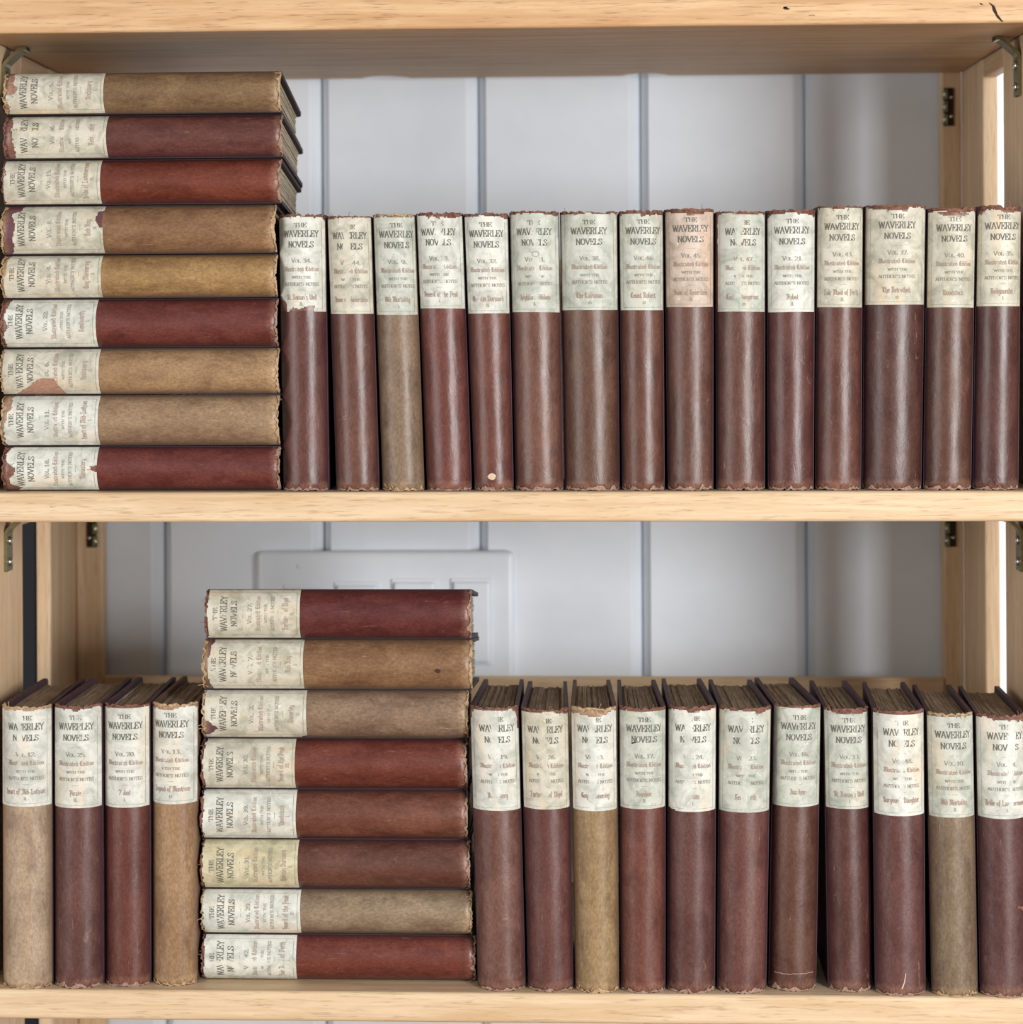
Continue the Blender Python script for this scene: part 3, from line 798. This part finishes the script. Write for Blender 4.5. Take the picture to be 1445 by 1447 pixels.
 'R10': ((126, 107, 82), 1, 'green', '10.', 'Old Mortality', 'II.', 1.0, 1.6, [], 6.0, 'dull olive-tan book marked Vol. 10 standing between two plum books'),
 'R11': ((98, 66, 70), 0, 'white', '14.', 'Bride of Lammermoor', 'I.', 1.8, 1.6, [[(.2, 1.1), (.35, .965), (.6, .975), (1.1, .93), (1.1, 1.1)]], 6.0, 'plum book marked Vol. 14 with a pale scrap mark, last on the bottom shelf'),
}
RUB = {'R1': (.50, .40), 'R2': (.46, .42), 'R3': (.47, .42), 'R5': (.42, .44), 'R6': (.50, .34), 'B2': (.46, .36), 'B4': (.5, .25), 'B6': (.52, .25), 'S2': (.5, .40), 'T8': (.45, .30), 'R9': (.5, .30),
       'L1': (.44, .25), 'R7': (.5, .22), 'T1': (.48, .2), 'T2': (.45, .22), 'R11': (.62, .3), 'B10': (.45, .3)}
UNDER = {'S4': (104, 66, 76), 'T2': (92, 56, 68), 'T3': (98, 60, 72), 'S7': (172, 132, 112), 'S1': (164, 124, 106), 'S5': (186, 150, 116), 'S8': (168, 130, 116), 'L1': (190, 154, 132)}


def pnz(x, y, s):
    return noise.noise(Vector((x, y, s * 7.31)))


def inside(pt, poly):
    x, y = pt
    c = False
    j = len(poly) - 1
    for i in range(len(poly)):
        xi, yi = poly[i]; xj, yj = poly[j]
        if (yi > y) != (yj > y) and x < (xj - xi) * (y - yi) / (yj - yi) + xi:
            c = not c
        j = i
    return c


THM = math.radians(69)


class Book:
    """local frame: x across the thickness, y into the shelf from the shoulder line, z from tail to head"""

    def __init__(self, key, wb, wt, shear, H, lb, fe, drift, seed):
        self.key, self.wb, self.wt, self.sh, self.H, self.lb, self.fe, self.dr, self.seed = key, wb, wt, shear, H, lb, fe, drift, seed

    def w(self, z): return self.wb + (self.wt - self.wb) * z / self.H
    def cx(self, z): return self.sh * z / self.H

    def side(self, s, y, z):
        """s in -0.5..0.5 of the thickness, tapering towards the fore-edge"""
        k = max(0.0, y) / DEPTH
        return self.cx(z) + s * self.w(z) * (1 - (1 - self.fe) * k) + self.dr * k

    def spine(self, s, z, off=0.0):
        """s in -1..1 round the spine"""
        w = self.w(z) - 0.0011
        rad = (w / 2) / math.sin(THM)
        th = s * THM
        wob = 0.00022 * pnz(s * 1.6, z * 45, self.seed) + 0.00012 * pnz(s * 5, z * 130, self.seed + 3)
        r = rad + off + wob * (1 - abs(s) ** 4)
        return Vector((self.cx(z) + r * math.sin(th), rad * math.cos(THM) - r * math.cos(th), z))

    def arc(self, t, z):
        """metres along the spine from its middle -> s"""
        rad = (self.w(z) / 2) / math.sin(THM)
        return t / (rad * THM)


def build_book(key, root, B):
    c, tan, lab, vol, title, num, shift, top, cuts, drift, label = BOOKS[key]
    H, seed = B.H, B.seed
    under = UNDER.get(key, (128, 90, 76) if not tan else (150, 112, 90))
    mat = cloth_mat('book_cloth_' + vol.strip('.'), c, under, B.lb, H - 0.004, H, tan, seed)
    fray = FRAY_TAN if tan else FRAY_RED
    # --- spine
    nu, nv = 30, 40
    vs_, uv, fs, fmi = [], [], [], []
    head = [0.0006 + 0.0019 * max(0, pnz(i * 0.45, 3.1, seed) + 0.25) + 0.0004 * R.random() for i in range(nu + 1)]
    tail = [0.0000 + 0.0016 * max(0, pnz(i * 0.6, 8.7, seed) + 0.05) + 0.0003 * R.random() for i in range(nu + 1)]
    for j in range(nv + 1):
        for i in range(nu + 1):
            s = -1 + 2 * i / nu
            z = tail[i] + (H - head[i] - tail[i]) * j / nv
            # the cloth rolls slightly in at head and tail
            d = min(z, H - z)
            roll = -0.0007 * max(0.0, 1 - d / 0.003) ** 2
            vs_.append(B.spine(s, z, roll))
            uv.append((i / nu, z / H))
    N = nu + 1
    for j in range(nv):
        for i in range(nu):
            a = j * N + i
            fs.append((a, a + 1, a + 1 + N, a + N)); fmi.append(0)
    # inner lining rim
    base = len(vs_)
    for j, zz in ((0, 0), (1, 1)):
        for i in range(nu + 1):
            s = -1 + 2 * i / nu
            z = tail[i] if j == 0 else H - head[i]
            vs_.append(B.spine(s, z, -0.0022)); uv.append((i / nu, z / H))
    for i in range(nu):
        a, b = i, i + 1
        fs.append((base + a, base + b, b, a)); fmi.append(1)
        a, b = nv * N + i, nv * N + i + 1
        fs.append((a, b, base + N + i + 1, base + N + i)); fmi.append(1)
    # closed back of the lining
    for i in range(nu):
        fs.append((base + i, base + N + i, base + N + i + 1, base + i + 1)); fmi.append(1)
    mesh_obj('spine', vs_, fs, mat, root, True, uv, [mat, fray], fmi)
    # --- frayed strips at head and tail
    for end in (0, 1):
        vs_, fs = [], []
        nn = 54
        for i in range(nn + 1):
            s = -0.97 + 1.94 * i / nn
            e = head if end else tail
            ei = e[min(nu, int(round((s + 1) / 2 * nu)))]
            ln = 0.0006 + 0.0030 * max(0.0, pnz(i * 0.17, 20 + end * 9, seed) + 0.18) + 0.0012 * max(0, pnz(i * 0.9, 4 + end, seed))
            for q in (0, 1, 2):
                d = -0.0002 + ln * q / 2
                z = (H - ei - d) if end else (ei + d)
                o = 0.00022 + (0.0004 * abs(pnz(i * 0.8, q * 3.3, seed)) if q < 2 else -0.0001)
                vs_.append(B.spine(s, z, o - (0.0005 if q == 0 else 0)))
        for i in range(nn):
            for q in (0, 1):
                a = i * 3 + q
                fs.append((a, a + 3, a + 4, a + 1) if not end else (a, a + 1, a + 4, a + 3))
        mesh_obj('frayed_edge', vs_, fs, fray if (end or tan) else FRAY_TAIL, root, True)
    # a few loose threads
    th_v, th_f = [], []
    for k in range(R.choice((3, 4, 5, 6))):
        end = R.random() < 0.4
        s = R.uniform(-0.8, 0.8)
        z = (H - 0.0015) if end else 0.0012
        p = B.spine(s, z, 0.0004)
        L = R.uniform(0.0015, 0.0038)
        dx = R.uniform(-0.7, 0.7) * L
        dz = (1 if (R.random() < .75 or not end) else .2) * L * (-1 if end and R.random() < .5 else 1)
        q = p + Vector((dx * 0.5, -0.0008, dz * 0.6)); r2 = p + Vector((dx, -0.0005, dz))
        wd = 0.00016
        b0 = len(th_v)
        for pt in (p, q, r2):
            th_v += [pt + Vector((-wd, 0, 0)), pt + Vector((wd, 0, 0)), pt + Vector((0, wd * 1.5, 0))]
        for m in (0, 3):
            for e1, e2 in ((0, 1), (1, 2), (2, 0)):
                th_f.append((b0 + m + e1, b0 + m + e2, b0 + m + 3 + e2, b0 + m + 3 + e1))
    mesh_obj('loose_thread', th_v, th_f, fray, root)['kind'] = 'stuff'
    # --- boards
    pile = key[0] in 'ST'
    bmat = PILE_BOARD if pile else (BOARD_BROWN if tan and key in ('R3', 'B3', 'L4') else BOARD_PLUM)
    for sg in (-1, 1):
        rc = 0.004
        y0, y1 = 0.0006, DEPTH
        prof = [(y0, 0.0003)]
        for ccy, ccz, a0 in ((y1 - rc, rc, -90), (y1 - rc, H - 0.0012 - rc, 0)):
            for k in range(5):
                a = math.radians(a0 + 90 * k / 4)
                prof.append((ccy + rc * math.cos(a), ccz + rc * math.sin(a)))
        prof.append((y0, H - 0.0012))
        vs_, fs = [], []
        n = len(prof)
        t = 0.0026
        for inner in (0, 1):
            for y, z in prof:
                x = B.side(sg * 0.5, y, z) - sg * (t if inner else 0.00005)
                x -= sg * 0.0009 * math.exp(-((y - 0.006) / 0.003) ** 2) * (1 - inner)
                vs_.append((x, y, max(z, 0.0)))
        f1 = tuple(range(n)); f2 = tuple(range(2 * n - 1, n - 1, -1))
        fs = [f1, f2] + [(i, n + i, n + (i + 1) % n, (i + 1) % n) for i in range(n)]
        bm = bmesh.new()
        bvs = [bm.verts.new(v) for v in vs_]
        for f in fs: bm.faces.new([bvs[i] for i in f])
        bmesh.ops.bevel(bm, geom=[e for e in bm.edges if len(e.link_faces) == 2 and e.calc_face_angle(0) > 1.3], offset=0.0006, segments=1, affect='EDGES')
        bm_obj('board', bm, bmat, root)
    # --- page block of sewn sections
    vs_, fs, fmi = [], [], []
    s = -0.5 + 0.0032 / B.w(H / 2)
    end_s = -s
    while s < end_s - 0.005:
        wd = R.uniform(0.028, 0.085)
        s2 = min(end_s, s + wd)
        gap = R.choice((0.004, 0.006, 0.010, 0.016)) if R.random() < 0.6 else 0.002
        hz = 0.0030 + R.uniform(0, 0.0010)
        lz = 0.0026 + R.uniform(0, 0.0008)
        yb = 0.0012 + R.uniform(0, 0.001)
        b0 = len(vs_)
        ys = (0.0, 0.33, 0.66, 1.0)
        for q in ys:
            for z in (lz, H - 0.0012 - hz):
                for si in (s, s2 - gap):
                    front = B.spine(min(1, max(-1, si * 2 * 0.97)), z, -0.0024).y + 0.0004
                    back = DEPTH - 0.0040 - yb - 0.0045 * (1 - (si * 2) ** 2)
                    y = front + (back - front) * q
                    bow = 0.0006 * math.sin(q * 3.1 + seed)
                    vs_.append((B.side(si, y, z) + bow * 0.0, y, z))
        for q in range(3):
            a = b0 + q * 4
            fs += [(a + 2, a + 3, a + 7, a + 6), (a, a + 4, a + 5, a + 1), (a, a + 2, a + 6, a + 4), (a + 1, a + 5, a + 7, a + 3)]
            fmi += [1, 0, 0, 0]
        fs += [(b0, b0 + 1, b0 + 3, b0 + 2), (b0 + 12, b0 + 14, b0 + 15, b0 + 13)]
        fmi += [0, 0]
        s = s2
    mesh_obj('page_block', vs_, fs, None, root, False, None, [PAGE_SIDE, PAGE_TOP], fmi)
    # --- paper label
    lb, lt = B.lb, H - 0.0022
    nu, nv = 56, 78
    grid = {}
    vs_, uv, fs = [], [], []

    def vid(i, j):
        if (i, j) not in grid:
            u, v = i / nu, j / nv
            s = -0.965 + 1.93 * u
            z = lb + (lt - lb) * v + 0.0004 * pnz(u * 1.3, 2.2, seed + 2)
            grid[(i, j)] = len(vs_)
            vs_.append(B.spine(s, z, 0.00024 + 0.00010 * max(0, pnz(u * 9, v * 15, seed))))
            uv.append((u, v))
        return grid[(i, j)]

    amp = top / 1000.0
    for j in range(nv):
        for i in range(nu):
            u, v = (i + .5) / nu, (j + .5) / nv
            ju = u + 0.018 * pnz(u * 11, v * 17, seed + 5)
            jv = v + 0.012 * pnz(u * 13 + 5, v * 19, seed + 5)
            cut = (1 - v) * (lt - lb) < amp * (0.25 + 0.9 * max(0, pnz(u * 3.2, 1.7, seed) + 0.3) + 0.35 * pnz(u * 14, 9.1, seed))
            if cut or any(inside((ju, jv), p) for p in cuts): continue
            fs.append((vid(i, j), vid(i + 1, j), vid(i + 1, j + 1), vid(i, j + 1)))
    keep = set()
    lobj = mesh_obj('title_label', vs_, fs, LABELS[lab], root, True, uv)
    lobj['label'] = 'worn paper title label'

    def kept(u, v):
        if not (0.0 < u < 1.0 and 0 < v < 1): return False
        i, j = min(nu - 1, int(u * nu)), min(nv - 1, int(v * nv))
        return (i, j) in grid and (i + 1, j + 1) in grid and not any(inside((u, v), p) for p in cuts)

    # --- print
    def put(quads, zc, dx=0.0):
        out = []
        for q in quads:
            pts = []
            ok = True
            for x, y in q:
                z = zc + y
                s = B.arc(x + dx, z)
                u = (s + 0.965) / 1.93
                v = (z - lb) / (lt - lb)
                if not kept(u, v): ok = False; break
                pts.append((B.spine(s, z, 0.00044), (u, v)))
            if ok: out.append(pts)
        return out

    dx = shift / 1000.0
    W = B.w(H - 0.03) * 1.08
    k = (lt - lb) / 0.0605
    L = lambda mm_: lb + mm_ / 1000.0 * k
    dark = put(text_quads('WAVERLEY', ROMAN, 0.0041, 0.0246, False, 1.08), L(47.3), dx) + put(text_quads('NOVELS', ROMAN, 0.0038, 0.0172, False, 1.08), L(40.7), dx) \
        + put(text_quads('THE', ROMAN, 0.0027, 0.0080, False, 1.0), L(53.4), dx)
    small = put([[(-.0028, 0), (.0028, 0), (.0028, .0002), (-.0028, .0002)]], L(36.6), dx) + put([[(-.0020, 0), (.0020, 0), (.0020, .0002), (-.0020, .0002)]], L(13.6), dx)
    small += put(text_quads('V', ROMAN, 0.0027), L(31.0), dx - 0.0052)
    small += put(text_quads('OL.', ROMAN, 0.0021, 0.0042), L(31.0), dx - 0.0017)
    small += put(text_quads(vol, ROMAN, 0.0025, 0.0019 * len(vol) ), L(31.0), dx + 0.0042)
    small += put(text_quads('WITH THE', ROMAN, 0.0016, 0.0124), L(21.0), dx)
    small += put(text_quads("AUTHOR'S NOTES", ROMAN, 0.0021, 0.0244), L(16.4), dx)
    if num == 'O':
        small += put([[(math.cos(a) * .0006, math.sin(a) * .0006), (math.cos(a) * .0010, math.sin(a) * .0010), (math.cos(a2) * .0010, math.sin(a2) * .0010), (math.cos(a2) * .0006, math.sin(a2) * .0006)]
                      for a, a2 in ((m * math.pi / 4, (m + 1) * math.pi / 4) for m in range(8))], L(4.6), dx)
    elif num == '&c.':
        small += put(text_quads('&c.', BLACK, 0.0024, None, True), L(4.0), dx)
    elif num:
        small += put(text_quads(num, ROMAN, 0.0020), L(4.0), dx)
    # thin frame line printed round the edge
    xs = W * 0.455
    nseg = 12
    for m in range(nseg):
        x0, x1 = -xs + 2 * xs * m / nseg, -xs + 2 * xs * (m + 1) / nseg
        small += put([[(x0, 0), (x1, 0), (x1, .00016), (x0, .00016)]], L(1.7))
    for sx in (-xs, xs):
        for m in range(16):
            z0, z1 = 0.0017 + 0.056 * m / 16, 0.0017 + 0.056 * (m + 1) / 16
            small += put([[(sx, z0), (sx + .00016, z0), (sx + .00016, z1), (sx, z1)]], lb)
    red = put(text_quads('Illustrated Edition', BLACK, 0.0031, 0.0246, True, 1.1), L(25.6), dx)
    red += put(text_quads(title, BLACK, 0.0036, None, True, 1.25, 0.0272), L(7.6), dx * 0.6)
    for nm, data, m_ in (('title_lettering', dark, INK), ('small_lettering', small, INK_SMALL), ('red_lettering', red, INK_RED)):
        vs_, uv, fs = [], [], []
        for q in data:
            b0 = len(vs_)
            for p, t2 in q:
                vs_.append(p); uv.append(t2)
            fs.append((b0, b0 + 1, b0 + 2, b0 + 3))
        if fs:
            lo = mesh_obj(nm, vs_, fs, m_, lobj, False, uv)
            lo['kind'] = 'stuff'
            lo['rub_at'], lo['rub_amount'] = RUB.get(key, (0.3 + 0.4 * ((seed * 0.377) % 1.0), 0.12))
    return mat


MM = 0.001
GROUPS = {'B': 'books standing on the middle shelf', 'S': 'books piled flat on the middle shelf', 'L': 'books standing on the bottom shelf',
          'T': 'books piled flat on the bottom shelf', 'R': 'books standing on the bottom shelf'}
ROOTS = {}
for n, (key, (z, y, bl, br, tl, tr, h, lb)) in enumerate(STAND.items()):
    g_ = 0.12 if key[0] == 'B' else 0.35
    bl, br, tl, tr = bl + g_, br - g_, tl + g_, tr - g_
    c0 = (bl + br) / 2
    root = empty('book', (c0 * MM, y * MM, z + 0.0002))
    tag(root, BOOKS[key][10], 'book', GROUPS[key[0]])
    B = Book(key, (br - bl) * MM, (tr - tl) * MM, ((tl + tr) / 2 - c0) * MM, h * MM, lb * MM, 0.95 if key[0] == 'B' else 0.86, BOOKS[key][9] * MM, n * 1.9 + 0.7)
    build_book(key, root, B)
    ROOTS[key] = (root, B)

# flat piles: every book is thicker at the spine than at the fore-edge, so each lies more tilted than the one below
tilt = 0.0
last = None
ALPHA = math.radians(1.0)
for n, (key, (xr, y, z0, z1, h, lb)) in enumerate(PILE.items()):
    if key[0] != last:
        tilt = 0.0
        last = key[0]
    th = (z1 - z0) * MM - 0.0003
    fe = 1 - DEPTH * math.tan(ALPHA) / th
    root = empty('book', (xr * MM, y * MM, (z0 + z1) / 2 * MM + 0.0002))
    ang = tilt + ALPHA / 2
    tilt += ALPHA
    root.rotation_euler = (Matrix.Rotation(-ang, 3, 'X') @ Matrix.Rotation(-math.pi / 2, 3, 'Y')).to_euler()
    tag(root, BOOKS[key][10], 'book', GROUPS[key[0]])
    B = Book(key, th, th, 0.0, h * MM, lb * MM, fe, 0.0, 60 + n * 2.3)
    build_book(key, root, B)
    ROOTS[key] = (root, B)


# ------------------------------------------------------------------ marks that single books out
def spot(key, name, s0, z0, pts, mat, off=0.0006):
    root, B = ROOTS[key]
    ctr = B.spine(B.arc(s0, z0), z0, off)
    vs_ = [ctr] + [B.spine(B.arc(s0 + px * MM, z0 + pz * MM), z0 + pz * MM, off * 0.5) for px, pz in pts]
    n = len(pts)
    mesh_obj(name, vs_, [(0, 1 + i, 1 + (i + 1) % n) for i in range(n)], mat, root, True)


CHIP = plain('pale_chipped_paper', (214, 190, 160), 0.85, 0.0, 400, 0.3, 0.5, 0.1)
STAIN = plain('dark_ink_stain', (58, 44, 38), 0.6, 0.0, 400, 0.3, 0.2, 0.3)
blob = [((3.0 + 1.1 * noise.noise(Vector((m * 0.9, 2.3, 0)))) * math.cos(m * math.pi / 12), (2.4 + 1.1 * noise.noise(Vector((m * 0.8, 5.1, 0)))) * math.sin(m * math.pi / 12)) for m in range(24)]
spot('B5', 'chipped_spot', -0.001, 0.009, [(a * .85, b * .9) for a, b in blob], CHIP)
spot('R11', 'scrap_mark', 0.0125, 0.055, [(-5, 2.0), (-2, 1.2), (2, 1.6), (4, -.5), (4, -4.5), (1.4, -3.2), (-2, -.2), (-4.6, .4)], FRAY_RED)
spot('R9', 'frayed_thread', 0.001, 0.010, [(-2.0, -5), (-.5, -1), (.6, 4.6), (1.1, 4.6), (.3, -1), (-1.2, -5.2)], CHIP, 0.0007)
spot('T2', 'dark_stain', -0.004, 0.022, [(a * .45, b * .8) for a, b in blob], STAIN, 0.0004)
spot('R4', 'ink_smear', -0.006, 0.158, [(-4, -1.6), (-1, -.8), (3, .6), (5.4, 1.4), (5.4, .6), (2, -.5), (-1, -1.3)], STAIN, 0.0005)


def stroke(key, name, pts, wid, mat, off=0.0006):
    """thin line drawn on a spine through (mm from its middle, mm from its tail) points"""
    root, B = ROOTS[key]
    vs_, fs = [], []
    for i, (px, pz) in enumerate(pts):
        qx, qz = pts[min(i + 1, len(pts) - 1)]
        ox_, oz_ = pts[max(i - 1, 0)]
        L = math.hypot(qx - ox_, qz - oz_) or 1.0
        nx, nz = -(qz - oz_) / L * wid / 2, (qx - ox_) / L * wid / 2
        for sg in (-1, 1):
            z = (pz + sg * nz) * MM
            vs_.append(B.spine(B.arc((px + sg * nx) * MM, z), z, off))
    for i in range(len(pts) - 1):
        fs.append((2 * i, 2 * i + 1, 2 * i + 3, 2 * i + 2))
    mesh_obj(name, vs_, fs, mat, root, True)


MARK = plain('grey_blot_line', (168, 164, 148), 0.7, 0.0, 300, 0.2, 0.1, 0.2)
stroke('B6', 'oval_blot', [(0.6 + 2.1 * math.cos(a * math.pi / 12), 149.5 + 1.7 * math.sin(a * math.pi / 12)) for a in range(25)], 0.35, MARK)
stroke('R7', 'frayed_band', [(-14 + 1.4 * a, 11.2 + 0.5 * noise.noise(Vector((a * 0.7, 1.5, 2.0)))) for a in range(21)], 0.6, FRAY_TAIL)
